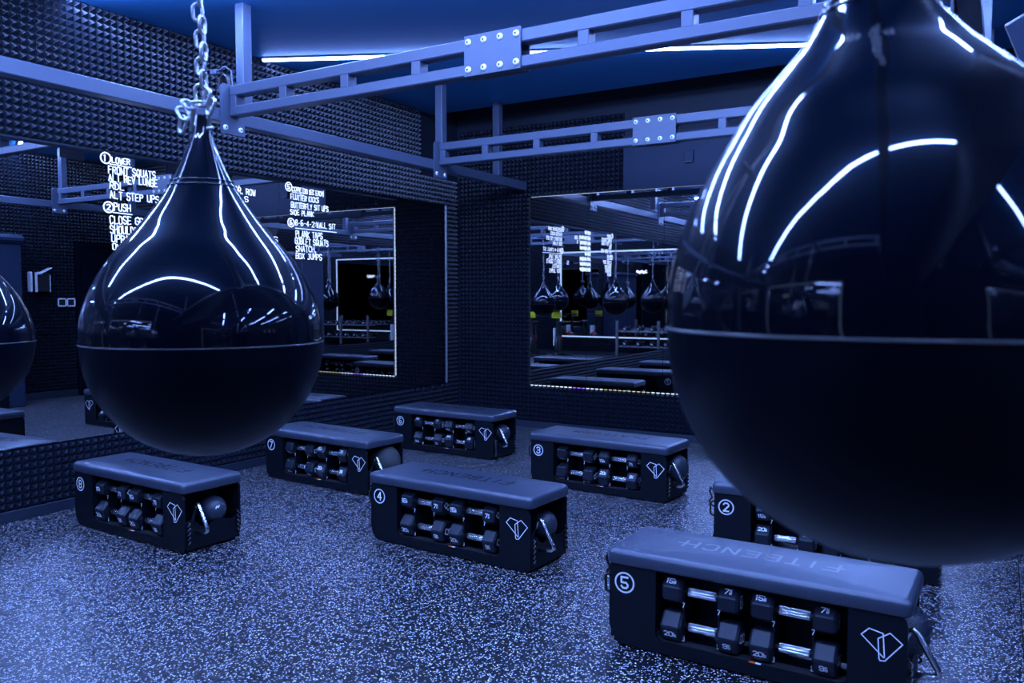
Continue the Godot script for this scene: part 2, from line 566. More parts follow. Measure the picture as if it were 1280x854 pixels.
# ---------------------------------------------------------------- the room
func build_room() -> void:
	var left_f := Transform3D(Basis(Vector3(0, 0, -1), Vector3.UP, Vector3.RIGHT), Vector3.ZERO)
	var back_f := Transform3D.IDENTITY
	var right_f := Transform3D(Basis(Vector3(0, 0, 1), Vector3.UP, Vector3.LEFT), Vector3(ROOM_X, 0, 0))
	var front_f := Transform3D(Basis(Vector3(-1, 0, 0), Vector3.UP, Vector3(0, 0, -1)), Vector3(0, 0, ROOM_Z))
	var wb := 0.036   # the walls lie this far behind the foam tips' plane
	# floor: two runs of speckled rubber with a joint
	var fl := structure("floor", box(Vector3(-0.3, -0.25, -0.3), Vector3(ROOM_X + 0.3, -0.012, ROOM_Z + 0.3)), M.void_paint, "speckled dark rubber gym floor under the benches", "floor")
	part("rubber_mat", box(Vector3(-0.036, -0.012, -0.036), Vector3(5.931, 0.0, ROOM_Z + 0.03), 0.0015), M.speckled_rubber, fl)
	part("rubber_mat", box(Vector3(5.9345, -0.012, -0.036), Vector3(ROOM_X + 0.03, 0.0, ROOM_Z + 0.03), 0.0015), M.speckled_rubber, fl)
	# ceiling, with a dark slot above the back wall
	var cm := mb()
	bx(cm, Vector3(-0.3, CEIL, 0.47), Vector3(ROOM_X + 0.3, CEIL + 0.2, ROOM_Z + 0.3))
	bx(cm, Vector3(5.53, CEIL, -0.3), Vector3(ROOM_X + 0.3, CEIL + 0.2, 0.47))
	var ce := structure("ceiling", done(cm), M.ceiling_paint, "flat dark ceiling painted blue under the strip lights", "ceiling")
	part("slot_cover", box(Vector3(-0.3, CEIL + 0.6, -0.3), Vector3(ROOM_X + 0.3, CEIL + 0.8, 0.67)), M.void_paint, ce)
	part("slot_side", box(Vector3(-0.3, CEIL + 0.2, 0.47), Vector3(ROOM_X + 0.3, CEIL + 0.6, 0.67)), M.void_paint, ce)
	# walls
	var wl := structure("wall_left", box(Vector3(-0.3, 0, -0.3), Vector3(-wb, CEIL + 0.6, ROOM_Z + 0.3)), M.wall_paint, "left wall clad in black pyramid foam above and below its mirror", "wall")
	var lf := left_f
	lf.origin = Vector3(-wb, 0, 0)
	foam(wl, lf, -ROOM_Z, -0.73, 2.655, CEIL)
	foam(wl, lf, -0.73, 0.0, 2.655, 2.97)
	foam(wl, lf, -ROOM_Z, -0.885, 0.076, 0.496)
	foam(wl, lf, -0.885, 0.0, 0.076, 0.443, 9, 7)
	foam(wl, lf, -0.255, 0.0, 0.443, 2.655)
	for z in [0.30, 0.50, 0.68, 0.80]:
		foam(wl, lf, -z - 0.05, -z, 0.443, 0.496, 1, 1)
	var wbk := structure("wall_back", box(Vector3(-0.036, 0, -0.3), Vector3(ROOM_X + 0.036, CEIL + 0.6, -wb)), M.wall_paint, "back wall clad in black pyramid foam around its mirror", "wall")
	var bf := back_f
	bf.origin = Vector3(0, 0, -wb)
	foam(wbk, bf, 0.02, 1.012, 0.076, 2.722)
	foam(wbk, bf, 1.012, 5.59, 0.076, 0.498, 9, 8)
	foam(wbk, bf, 0.02, 2.2, 2.722, 3.56)
	foam(wbk, bf, 5.66, 6.58, 0.076, CEIL)
	var wr := structure("wall_right", box(Vector3(ROOM_X + wb, 0, -0.3), Vector3(ROOM_X + 0.3, CEIL + 0.6, ROOM_Z + 0.3)), M.wall_paint, "right wall of black pyramid foam beside the dark door, seen in the mirror", "wall")
	var rf := right_f
	rf.origin = Vector3(ROOM_X + wb, 0, 0)
	foam(wr, rf, 0.06, 0.95, 2.4, 3.66)
	foam(wr, rf, 0.95, 4.11, 0.12, 3.66)
	foam(wr, rf, 4.11, 11.15, 0.12, 0.495, 9, 7)
	foam(wr, rf, 4.11, 11.15, 2.72, 3.66)
	var wf := structure("wall_front", box(Vector3(-0.036, 0, ROOM_Z + wb), Vector3(ROOM_X + 0.036, CEIL + 0.6, ROOM_Z + 0.3)), M.wall_paint, "front wall of black foam with a lit mirror, seen in the back mirror", "wall")
	var ff := front_f
	ff.origin = Vector3(0, 0, ROOM_Z + wb)
	foam(wf, ff, -6.55, -4.48, 0.12, 3.66)
	foam(wf, ff, -4.48, -0.62, 0.12, 0.495, 9, 7)
	foam(wf, ff, -4.48, -0.62, 2.72, 3.66)
	foam(wf, ff, -0.62, -0.05, 0.12, 3.66)
	structure("door_1", door_mesh(), M.void_paint, "black door at the corner of the right wall, seen in the left mirror", "door")
	# baseboards
	structure("baseboard_left", box(Vector3(-wb, 0, 0.0), Vector3(0.012, 0.076, ROOM_Z), 0.003), M.rubber_trim, "black rubber baseboard under the left wall's foam", "baseboard")
	structure("baseboard_back", box(Vector3(0.012, 0, -wb), Vector3(ROOM_X, 0.076, 0.012), 0.003), M.rubber_trim, "black rubber baseboard under the back wall's foam", "baseboard")
	structure("baseboard_right", box(Vector3(ROOM_X - 0.012, 0, 0.96), Vector3(ROOM_X + wb, 0.11, ROOM_Z), 0.003), M.rubber_trim, "black rubber baseboard under the right wall's foam", "baseboard")
	# mirrors
	mirror("tall wall mirror along the left wall with white handwriting on it", left_f, -ROOM_Z + 0.05, -0.27, 0.503, 2.65, [-9.6, -7.9, -6.2, -4.55, -2.92, -1.55])
	mirror("wall mirror on the back wall framed by black foam", back_f, 1.03, 5.58, 0.508, 2.71, [1.769, 2.68, 3.59, 4.5])
	mirror("lit wall mirror on the front wall behind the hanging bags", front_f, -4.4, -0.70, 0.508, 2.71, [-3.4, -2.5, -1.6])
	mirror("wall mirror along the right wall behind the camera, seen in the other mirrors", right_f, 4.12, ROOM_Z - 0.05, 0.508, 2.71, [5.7, 7.0, 8.3, 9.6])
	structure("trim_1", box(Vector3(-0.02, 0.5, 0.255), Vector3(0.014, 2.655, 0.268), 0.002), M.mirror_edge, "thin grey upright edge trim at the right end of the left mirror", "trim")
	# light strips round the back mirror's edge
	var e0 := -0.012
	var e1 := 0.004
	var el := edge_light("light strip round the back mirror's edge with a violet stretch", back_f, [
		[Vector3(1.023, 0.508, -0.034), Vector3(1.029, 2.71, -0.016)],
		[Vector3(5.582, 0.508, -0.034), Vector3(5.588, 2.71, -0.016)],
		[Vector3(1.03, 2.711, -0.034), Vector3(5.58, 2.717, -0.016)]],
		[M.edge_light_dim, M.edge_light_white, M.edge_light_dim])
	var dash := box(Vector3(0, -0.007, -0.012), Vector3(0.034, 0, 0.002), 0.001)  # strip cut into dashes as if foam tips covered the gaps
	for k in 80:
		var x := 1.035 + k * 0.0562
		part("diode", dash, M.edge_light_violet if x > 1.55 and x < 1.72 else (M.edge_light_yellow if x > 1.95 and x < 2.5 else M.edge_light_white), el, Vector3(x, 0.507, 0))
	var rise := box(Vector3(-0.007, 0, -0.014), Vector3(0, 0.036, 0.0), 0.001)  # upright run dashed the same way, gaps standing for foam tips
	for k in 42:
		part("diode", rise, M.edge_light_white, el, Vector3(1.029, 0.515 + k * 0.0524, -0.020))
	edge_light("bright light strip round the front wall's mirror, seen in the mirrors", front_f, [
		[Vector3(-4.44, 0.48, -0.01), Vector3(-4.405, 2.74, 0.012)],
		[Vector3(-4.40, 0.47, -0.01), Vector3(-0.69, 0.505, 0.012)],
		[Vector3(-4.40, 2.713, -0.01), Vector3(-0.69, 2.75, 0.012)],
		[Vector3(-0.695, 0.48, -0.01), Vector3(-0.66, 2.74, 0.012)]],
		[M.edge_light_far, M.edge_light_far, M.edge_light_far, M.edge_light_far])
	# plain panel above the back mirror, with a little sensor
	single("wall_panel", box(Vector3(2.205, 2.715, -wb), Vector3(5.64, 3.30, 0.012), 0.004), M.panel_paint, "plain smooth grey panel above the back mirror", "panel")
	var se := thing("wall_sensor", "small square wall sensor on the grey panel under the splice plate", "sensor", Vector3(2.955, 3.02, 0.012))
	part("housing", box(Vector3(-0.05, -0.06, 0.0), Vector3(0.05, 0.06, 0.03), 0.006), M.panel_paint, se)
	part("lower_lip", box(Vector3(-0.045, -0.066, 0.0), Vector3(0.045, -0.058, 0.045), 0.002), M.grey_paint, se)

func door_mesh() -> ArrayMesh:
	var st := mb()
	bx(st, Vector3(ROOM_X + 0.0, 0.0, 0.08), Vector3(ROOM_X + 0.036, 2.39, 0.94), 0.004)
	bx(st, Vector3(ROOM_X - 0.02, 0.0, 0.88), Vector3(ROOM_X + 0.0, 2.39, 0.94), 0.004)
	bx(st, Vector3(ROOM_X - 0.02, 2.33, 0.08), Vector3(ROOM_X + 0.0, 2.39, 0.88), 0.004)
	return done(st)

# ---------------------------------------------------------------- the overhead steel rig
var bolt_m: ArrayMesh
var socket_m: ArrayMesh
func bolt(parent: Node3D, at: Vector3, b: Basis, s := 1.0) -> void:
	if bolt_m == null:
		var st := mb(true)
		lathe(st, [[0.0205, 0.0], [0.0205, 0.003], [0.0185, 0.008], [0.0125, 0.0125]], 16)
		bolt_m = done(st)
		var s2 := mb()
		lathe(s2, [[0.0075, 0.0], [0.0075, 0.0132]], 6)
		socket_m = done(s2)
	var o := part("bolt", bolt_m, M.bolt_steel, parent)
	o.transform = Transform3D(b.scaled(Vector3.ONE * s), at)
	part("socket", socket_m, M.bolt_socket, o)

func build_rig() -> void:
	var zs := [4.33, 1.79, 7.1, 9.6]
	var near := ["its splice plate nearest, rising to the upper right", "the farther one, crossing before the grey panel", "over the hanging bags", "closest to the front wall"]
	for s in 2:
		var x0: float = 0.905 if s == 0 else 5.6
		var side: String = ["left", "right"][s]
		single("steel_rail", box(Vector3(x0, 2.797, 0.025), Vector3(x0 + 0.095, 2.891, 11.1), 0.006), M.painted_steel, "long grey square steel rail running along the %s wall under the trusses" % side, "rail")
	var facing := Basis(Vector3.RIGHT, PI / 2)   # bolt axis along +z
	for i in 4:
		var z: float = zs[i]
		var t := thing("ladder_truss", "grey steel ladder truss, %s" % near[i], "truss", Vector3(3.3, 2.845, z), 0.0, "")
		part("top_chord", box(Vector3(-2.285, 0.14, -0.09), Vector3(2.285, 0.215, 0.0), 0.007), M.painted_steel, t)
		part("bottom_chord", box(Vector3(-2.285, 0.0, -0.09), Vector3(2.285, 0.067, 0.0), 0.007), M.painted_steel, t)
		for x in [1.05, 1.548, 2.11, 2.693, 3.25, 3.83, 4.41, 4.98, 5.53]:
			part("upright", box(Vector3(x - 3.3 - 0.033, 0.06, -0.088), Vector3(x - 3.3 + 0.033, 0.145, -0.001), 0.004), M.painted_steel, t)
		var pl := part("splice_plate", box(Vector3(-0.238, -0.008, 0.0), Vector3(0.145, 0.227, 0.012), 0.002), M.painted_steel, t)
		for dx in [-0.208, -0.100, 0.010, 0.118]:
			for y in [0.030, 0.188]:
				bolt(pl, Vector3(dx, y, 0.012), facing)
		part("splice_plate", box(Vector3(-0.238, -0.008, -0.102), Vector3(0.145, 0.227, -0.09), 0.002), M.painted_steel, t)
		for s in [-1.0, 1.0]:
			var ep := mb()
			extrude(ep, PackedVector2Array([Vector2(-0.14, -0.125), Vector2(0.07, -0.125), Vector2(0.07, 0.2), Vector2(0.045, 0.225), Vector2(-0.115, 0.225), Vector2(-0.14, 0.2)]), -0.006, 0.006)
			var pe := part("end_plate", done(ep), M.painted_steel, t)
			pe.transform = Transform3D(Basis(Vector3(0, 0, 1), Vector3.UP, Vector3.LEFT), Vector3(s * 2.293, 0, 0))
			for k in 2:
				bolt(pe, Vector3(0.035 - k * 0.135, -0.085, -s * -0.006 if s < 0 else 0.006), Basis(Vector3.RIGHT, PI / 2 if s > 0 else -PI / 2))
	var pz := [4.135, 1.667, 0.60, 6.9, 9.4]
	var where := ["beside the nearer truss", "beside the farther truss", "next to the back wall", "beside the truss over the bags", "beside the last truss"]
	for s in 2:
		for i in 5:
			var x: float = 0.952 if s == 0 else 5.648
			single("steel_post", box(Vector3(-0.042, 0.0, -0.042), Vector3(0.042, CEIL - 2.891, 0.042), 0.005), M.painted_steel, "short grey steel post on the %s rail %s" % [["left", "right"][s], where[i]], "post", Vector3(x, 2.891, pz[i]), "")
	# cable hung up on the post by the nearer truss
	var cb := thing("cable_coil", "dark coiled cable with a clip hung on the left steel post", "cable", Vector3(0.95, 3.06, 4.26))
	var st := mb(true)
	var pts := PackedVector3Array()
	for k in 61:
		var an := TAU * k / 15.0
		pts.append(Vector3(-0.05 + 0.045 * cos(an), 0.03 + 0.075 * sin(an), 0.012 * (k / 15.0) - 0.02))
	tube(st, pts, 0.0085, 6)
	part("coil", done(st), M.dark_plastic, cb)
	st = mb(true)
	tube(st, PackedVector3Array([Vector3(-0.14, 0.13, 0.03), Vector3(-0.08, 0.14, 0.03), Vector3(-0.03, 0.16, 0.02), Vector3(0.01, 0.13, 0.0), Vector3(0.012, 0.0, -0.01), Vector3(0.0, -0.12, -0.02)]), 0.007, 6)
	part("lead", done(st), M.painted_steel, cb)
	part("plug", box(Vector3(-0.165, 0.112, 0.015), Vector3(-0.10, 0.15, 0.05), 0.006), M.painted_steel, cb)
	st = mb(true)
	for k in 3:
		var loop := PackedVector3Array()
		for q in 16:
			loop.append(Vector3(cos(TAU * q / 16) * 0.058, -0.12 - k * 0.011, -0.12 + sin(TAU * q / 16) * 0.058))
		tube(st, loop, 0.006, 6, true)
	part("lashing", done(st), M.chain_steel, cb)
	# speaker hung from the ceiling near the right rail
	var sp := thing("ceiling_speaker", "tilted dark speaker box hung below the ceiling at the upper right", "speaker", Vector3(6.04, 3.00, 2.57))
	sp.rotation = Vector3(deg_to_rad(12), deg_to_rad(-27), deg_to_rad(17))
	part("cabinet", box(Vector3(-0.17, -0.26, -0.12), Vector3(0.17, 0.26, 0.10), 0.01), M.grey_paint, sp)
	part("grille", box(Vector3(-0.155, -0.245, 0.10), Vector3(0.155, 0.245, 0.112), 0.004), M.panel_paint, sp)
	var hg := single("speaker_bracket", box(Vector3(-0.02, 0.0, -0.02), Vector3(0.02, 0.46, 0.02), 0.003), M.painted_steel, "short steel bracket holding the tilted speaker to the ceiling", "bracket", Vector3(6.05, 3.24, 2.54))
	hg.rotation.y = 0.2

# ---------------------------------------------------------------- benches and what they hold
const HEART := [[-0.0446, 0.0568], [-0.0714, 0.0286], [0.0071, -0.044], [0.0107, -0.0432], [0.0043, 0.047]]
const HEART_B := [[-0.0125, 0.0244], [0.0286, 0.0534], [0.0714, 0.0192], [0.0125, -0.0564], [-0.0036, -0.0583], [-0.0079, -0.0519]]
var bench_parts := {}

func v2(list: Array) -> PackedVector2Array:
	var out := PackedVector2Array()
	for p in list:
		out.append(Vector2(p[0], p[1]))
	return out

func fascia(z0: float, z1: float, flip: bool) -> ArrayMesh:
	var p := PackedVector2Array()
	for q in [[-0.602, 0.352], [-0.604, 0.10], [-0.590, 0.045], [-0.555, 0.008], [0.585, 0.008], [0.604, 0.03], [0.602, 0.335], [0.592, 0.356], [0.575, 0.364], [0.395, 0.364], [0.395, 0.092], [0.388, 0.072], [0.365, 0.060], [-0.355, 0.060], [-0.378, 0.072], [-0.385, 0.092], [-0.385, 0.364], [-0.592, 0.364]]:
		p.append(Vector2(-q[0] if flip else q[0], q[1]))
	var st := mb()
	extrude(st, p, z0, z1)
	return done(st)

func badge(parent: Node3D, digit: String, xf: Transform3D) -> void:
	var st := mb()
	ribbon(st, circle_pts(0.0435, 28), 0.0075, xf, true)
	write(st, digit, 0.048, 0.030, 0.0, 0.0085, xf * Transform3D(Basis.IDENTITY, Vector3(-0.015 if digit != "1" else -0.012, -0.024, 0)))
	part("number_badge", done(st), M.white_print, parent)

func emblem(parent: Node3D, xf: Transform3D) -> void:
	var st := mb()
	ribbon(st, v2(HEART), 0.0042, xf, true)
	ribbon(st, v2(HEART_B), 0.0042, xf, true)
	part("emblem", done(st), M.white_print, parent)

func build_bench(number: String, label: String, at: Vector3, turn: float, word: String, pale: bool) -> Node3D:
	var t := thing("storage_bench", label, "bench", at, turn, "storage benches on the gym floor")
	if bench_parts.is_empty():
		var st := mb(true)
		var rows := [rrect(0.595, 0.198, 0.02, 0.364), rrect(0.612, 0.212, 0.028, 0.368), rrect(0.617, 0.217, 0.03, 0.378), rrect(0.617, 0.217, 0.03, 0.403)]
		for k in 5:
			var an := PI / 2 * (k + 1) / 5.0
			rows.append(rrect(0.593 + 0.024 * cos(an), 0.193 + 0.024 * cos(an), 0.03, 0.406 + 0.029 * sin(an)))
		skin(st, rows)
		fan(st, rows[0], Vector3.DOWN)
		fan(st, rows[rows.size() - 1], Vector3.UP)
		bench_parts.seat = done(st)
		bench_parts.front = fascia(0.193, 0.205, false)
		bench_parts.back = fascia(-0.205, -0.193, true)
		bench_parts.side = box(Vector3(-0.60, 0.03, -0.193), Vector3(-0.59, 0.362, 0.193))
		bench_parts.inner = box(Vector3(-0.397, 0.03, -0.193), Vector3(-0.385, 0.364, 0.193))
		bench_parts.divider = box(Vector3(0.395, 0.03, -0.193), Vector3(0.407, 0.364, 0.193))
		bench_parts.tray = box(Vector3(-0.585, 0.012, -0.193), Vector3(0.585, 0.048, 0.193))
		st = mb()
		for sz in [1.0, -1.0]:
			extrude(st, v2([[-0.385, 0.092], [-0.378, 0.072], [-0.355, 0.060], [0.365, 0.060], [0.388, 0.072], [0.395, 0.092], [0.395, 0.045], [-0.385, 0.045]]), sz * 0.14, sz * 0.1925)
		bench_parts.lip = done(st)
		bench_parts.spine = box(Vector3(-0.385, 0.06, -0.006), Vector3(0.395, 0.364, 0.006))
		var wave := PackedVector2Array()
		wave.append(Vector2(-0.19, 0.02))
		wave.append(Vector2(0.19, 0.02))
		for k in 15:
			var u := 0.19 - 0.38 * k / 14.0
			wave.append(Vector2(u, 0.155 + 0.016 * sin(u * 34.0) + 0.28 * u * u + (0.02 if u < -0.12 else 0.0)))
		st = mb()
		extrude(st, wave, -0.006, 0.006)
		bench_parts.end_tray = done(st)
		for sz in [-1.0, 1.0]:
			st = mb(true)
			for k in 5:
				var y := 0.05 + 0.028 * k
				tube(st, PackedVector3Array([Vector3(0.607, y, sz * 0.178), Vector3(0.618, y + 0.010, sz * (0.178 + 0.007)), Vector3(0.618, y + 0.022, sz * (0.178 - 0.006)), Vector3(0.607, y + 0.028, sz * 0.178)]), 0.0055, 5)
			bench_parts["hooks%d" % int(sz)] = done(st)
		st = mb(true)
		for sz in [0.12]:
			tube(st, PackedVector3Array([Vector3(-0.60, 0.335, sz + 0.05), Vector3(-0.622, 0.375, sz + 0.04), Vector3(-0.640, 0.385, sz + 0.03), Vector3(-0.648, 0.355, sz + 0.02), Vector3(-0.635, 0.32, sz + 0.01), Vector3(-0.655, 0.295, sz), Vector3(-0.64, 0.265, sz - 0.01), Vector3(-0.602, 0.25, sz)]), 0.006, 6)
			bench_parts.loop = done(st)
			st = mb(true)
			tube(st, PackedVector3Array([Vector3(-0.60, 0.32, sz + 0.07), Vector3(-0.63, 0.30, sz + 0.07), Vector3(-0.63, 0.23, sz + 0.06), Vector3(-0.60, 0.22, sz + 0.06)]), 0.007, 6)
			bench_parts.loop2 = done(st)
			st = mb(true)
			tube(st, PackedVector3Array([Vector3(-0.60, 0.085, 0.17), Vector3(-0.615, 0.10, 0.17), Vector3(-0.612, 0.07, 0.17)]), 0.006, 5)
		bench_parts.loop3 = done(st)
		bench_parts.cradle = box(Vector3(-0.004, 0.048, -0.165), Vector3(0.004, 0.258, 0.165), 0.002)
		for dg in ["7", "9"]:
			st = mb()
			write(st, dg, 0.020, 0.010, 0, 0.0035, Transform3D.IDENTITY)
			bench_parts["mark" + dg] = done(st)
		st = mb()
		bx(st, Vector3(0.02, 0.0600, 0.190), Vector3(0.045, 0.0612, 0.204))
		bench_parts.tag_orange = done(st)
		st = mb()
		bx(st, Vector3(0.046, 0.0600, 0.190), Vector3(0.068, 0.0612, 0.204))
		bench_parts.tag_white = done(st)
		var up := Basis(Vector3.LEFT, Vector3.BACK, Vector3.UP)
		st = mb()
		write(st, "fITBENCh", 0.086, 0.056, 0.034, 0.013, Transform3D(up, Vector3(0.320, 0.4358, -0.07)))
		bench_parts.fit = done(st)
		st = mb()
		write(st, "PLATFORM", 0.086, 0.052, 0.032, 0.013, Transform3D(up, Vector3(0.335, 0.4358, -0.06)))
		bench_parts.plat = done(st)
	var seat := part("seat", bench_parts.seat, M.seat_vinyl, t)
	part("seat_lettering", bench_parts.fit if word == "fit" else bench_parts.plat, M.seat_print_sheen if pale else M.seat_print, seat)
	part("front_panel", bench_parts.front, M.bench_shell, t)
	part("back_panel", bench_parts.back, M.bench_shell, t)
	part("end_panel", bench_parts.side, M.bench_shell, t)
	part("inner_wall", bench_parts.inner, M.bench_shell, t)
	part("divider", bench_parts.divider, M.bench_shell, t)
	part("floor_tray", bench_parts.tray, M.bench_shell, t)
	part("tray_lip", bench_parts.lip, M.lit_lip_plastic, t)
	part("spine_panel", bench_parts.spine, M.bench_shell, t)
	var et := part("end_tray", bench_parts.end_tray, M.bench_shell, t, Vector3(0.598, 0, 0))
	et.rotation.y = PI / 2
	part("band_hooks", bench_parts["hooks1"], M.dark_plastic, t)
	part("band_hooks", bench_parts["hooks-1"], M.dark_plastic, t)
	for k in ["loop", "loop2", "loop3"]:
		part("hanging_strap", bench_parts[k], M.strap_webbing, t)
	for x in [-0.272, -0.118, 0.108, 0.262]:
		part("cradle", bench_parts.cradle, M.bench_shell, t, Vector3(x, 0, 0))
		part("weight_mark", bench_parts.mark7, M.white_print, t, Vector3(x - 0.005, 0.215, 0.1662))
		part("weight_mark", bench_parts.mark9, M.white_print, t, Vector3(x - 0.005, 0.068, 0.1662))
	part("sticker", bench_parts.tag_orange, M.orange_print, t)
	part("sticker", bench_parts.tag_white, M.white_print, t)
	var front := Transform3D(Basis.IDENTITY, Vector3(-0.53, 0.288, 0.2062))
	badge(t, number, front)
	emblem(t, Transform3D(Basis.IDENTITY, Vector3(0.515, 0.245, 0.2062)))
	var turned := Basis(Vector3.UP, PI)
	badge(t, number, Transform3D(turned, Vector3(0.53, 0.288, -0.2062)))
	emblem(t, Transform3D(turned, Vector3(-0.515, 0.245, -0.2062)))
	return t

func head_mesh(flat: float, n: float) -> ArrayMesh:
	var st := mb()
	var rows := []
	for e in [[-n / 2, 0.82], [-n / 2 + 0.010, 0.985], [-n / 2 + 0.016, 1.0], [n / 2 - 0.016, 1.0], [n / 2 - 0.010, 0.985], [n / 2, 0.82]]:
		var ring := PackedVector3Array()
		var apothem: float = flat / 2 * e[1]
		var half: float = apothem * tan(PI / 6) * 0.86
		for k in 6:
			var an := TAU * k / 6
			for s in [-1.0, 1.0]:
				ring.append(Vector3(e[0], apothem * sin(an) + s * half * cos(an), apothem * cos(an) - s * half * sin(an)))
		rows.append(ring)
	skin(st, rows)
	fan(st, rows[0], Vector3.LEFT)
	fan(st, rows[5], Vector3.RIGHT)
	return done(st)

func weight_text(big: String, small: String, face: float) -> ArrayMesh:
	var st := mb()
	var w := 0.016
	var n := write(st, big, 0.023, w, 0.005, 0.0048, Transform3D(Basis.IDENTITY, Vector3(-0.026 if big.length() > 1 else -0.016, -0.0115, face)))
	var x := (-0.026 if big.length() > 1 else -0.016) + n + 0.005
	write(st, small[0], 0.0095, 0.008, 0, 0.0028, Transform3D(Basis.IDENTITY, Vector3(x, 0.002, face)))
	write(st, small[1], 0.0095, 0.008, 0, 0.0028, Transform3D(Basis.IDENTITY, Vector3(x, -0.0115, face)))
	return done(st)

var db_light: Node3D
var db_heavy: Node3D
func make_dumbbell(flat: float, n: float, big: String, kg: String, label: String) -> Node3D:
	var t := thing("hex_dumbbell", label, "dumbbell", Vector3.ZERO, 0.0, "hex dumbbells stored in the benches")
	var hm := head_mesh(flat, n)
	var off := 0.0775 + n / 2
	for s in [-1.0, 1.0]:
		var h := part("weight_head", hm, M.head_rubber, t, Vector3(s * off, 0, 0))
		part("weight_print", weight_text(big if s < 0 else kg, "LB" if s < 0 else "KG", flat / 2 + 0.0006), M.white_print, h)
		var st := mb()
		var xf := Transform3D(Basis(Vector3(0, 0, -s), Vector3.UP, Vector3(s, 0, 0)), Vector3(s * (n / 2 + 0.0007), 0, 0))
		var k := flat / 0.115
		ribbon(st, v2([[-0.030 * k, 0.006 * k], [-0.012 * k, 0.026 * k], [0.006 * k, 0.008 * k], [-0.012 * k, -0.012 * k]]), 0.006, xf, true)
		ribbon(st, v2([[0.030 * k, -0.006 * k], [0.012 * k, -0.026 * k], [-0.006 * k, -0.008 * k], [0.012 * k, 0.012 * k]]), 0.006, xf, true)
		part("end_emblem", done(st), M.white_print, h)
	var side := Transform3D(Basis(Vector3.BACK, -PI / 2), Vector3.ZERO)
	var st2 := mb(true)
	lathe(st2, [[0.0125, -0.0775], [0.0125, -0.068], [0.0155, -0.066], [0.0175, -0.03], [0.0182, 0.0], [0.0175, 0.03], [0.0155, 0.066], [0.0125, 0.068], [0.0125, 0.0775]], 18, side)
	var hd := part("handle", done(st2), M.chrome, t)
	st2 = mb()
	for k in 18:
		var an := TAU * k / 18
		bx(st2, Vector3(-0.06, -0.0012, 0.0158), Vector3(0.06, 0.0012, 0.0186), 0.0008, Transform3D(Basis(Vector3.RIGHT, an), Vector3.ZERO))
	part("knurling", done(st2), M.chrome, hd)
	return t

func build_benches() -> void:
	# number, x, z, turn to the right in degrees, seat word, print paled to stand for sheen, place, tilt of the four dumbbells
	var list := [
		["5", 4.947, 4.880, 0.9, "fit", true, "nearest of all under the big bag", "the nearest bench", [-56, -56, 22, 22]],
		["4", 3.001, 4.248, 2.9, "fit", false, "in the middle of the floor", "the bench amid the floor", [-6, -4, 20, 20]],
		["8", 1.050, 5.024, 2.3, "fit", false, "leftmost, under the smaller bag", "the leftmost bench", [2, 4, 16, 18]],
		["7", 1.031, 3.339, 3.7, "fit", false, "beside the left mirror, behind the smaller bag", "the bench behind the smaller bag", [48, -36, 42, -28]],
		["6", 1.117, 1.690, 1.2, "fit", false, "in the back corner of the room", "the back corner bench", [-50, 40, 26, -52]],
		["3", 3.107, 2.377, 3.5, "plat", false, "in front of the back mirror", "the bench before the back mirror", [60, 18, 52, -40]],
		["2", 4.945, 3.34, -2.0, "fit", false, "half hidden behind the big bag", "the half hidden bench", [26, 30, -52, -50]]]
	db_light = make_dumbbell(0.106, 0.088, "15", "7", "")
	db_heavy = make_dumbbell(0.126, 0.092, "20", "9", "")
	var first := {7: true, 9: true}
	var spots := [[-0.195, 0.286, 7, "upper left"], [0.187, 0.286, 7, "upper right"], [-0.195, 0.130, 9, "lower left"], [0.187, 0.130, 9, "lower right"]]
	for b in list:
		var turn := -deg_to_rad(b[3])
		var t := build_bench(b[0], "low black storage bench with circled number %s, %s" % [b[0], b[6]], Vector3(b[1], 0, b[2]), turn, b[4], b[5])
		var sides := [1.0, -1.0] if b[0] in ["2", "3", "6"] else [1.0]
		for s in sides:
			for k in 4:
				var sp: Array = spots[k]
				var heavy: bool = sp[2] == 9
				var src := db_heavy if heavy else db_light
				var zc := 0.142 if heavy else 0.148
				var p: Vector3 = t.transform * Vector3(sp[0] * s, sp[1] - 0.004, zc * s)
				var label := "%s hex dumbbell, %s of %s, number %s" % [sp[3], "front" if s > 0 else "rear", b[7], b[0]]
				var o: Node3D = src
				if first.has(sp[2]):
					first.erase(sp[2])
					src.position = p
					src.set_meta("label", label)
				else:
					o = dup(src, label, p)
				o.basis = Basis(Vector3.UP, turn + (0.0 if s > 0 else PI)) * Basis(Vector3.RIGHT, deg_to_rad(b[8][k]))
		bench_end(b[0], t, b[7])

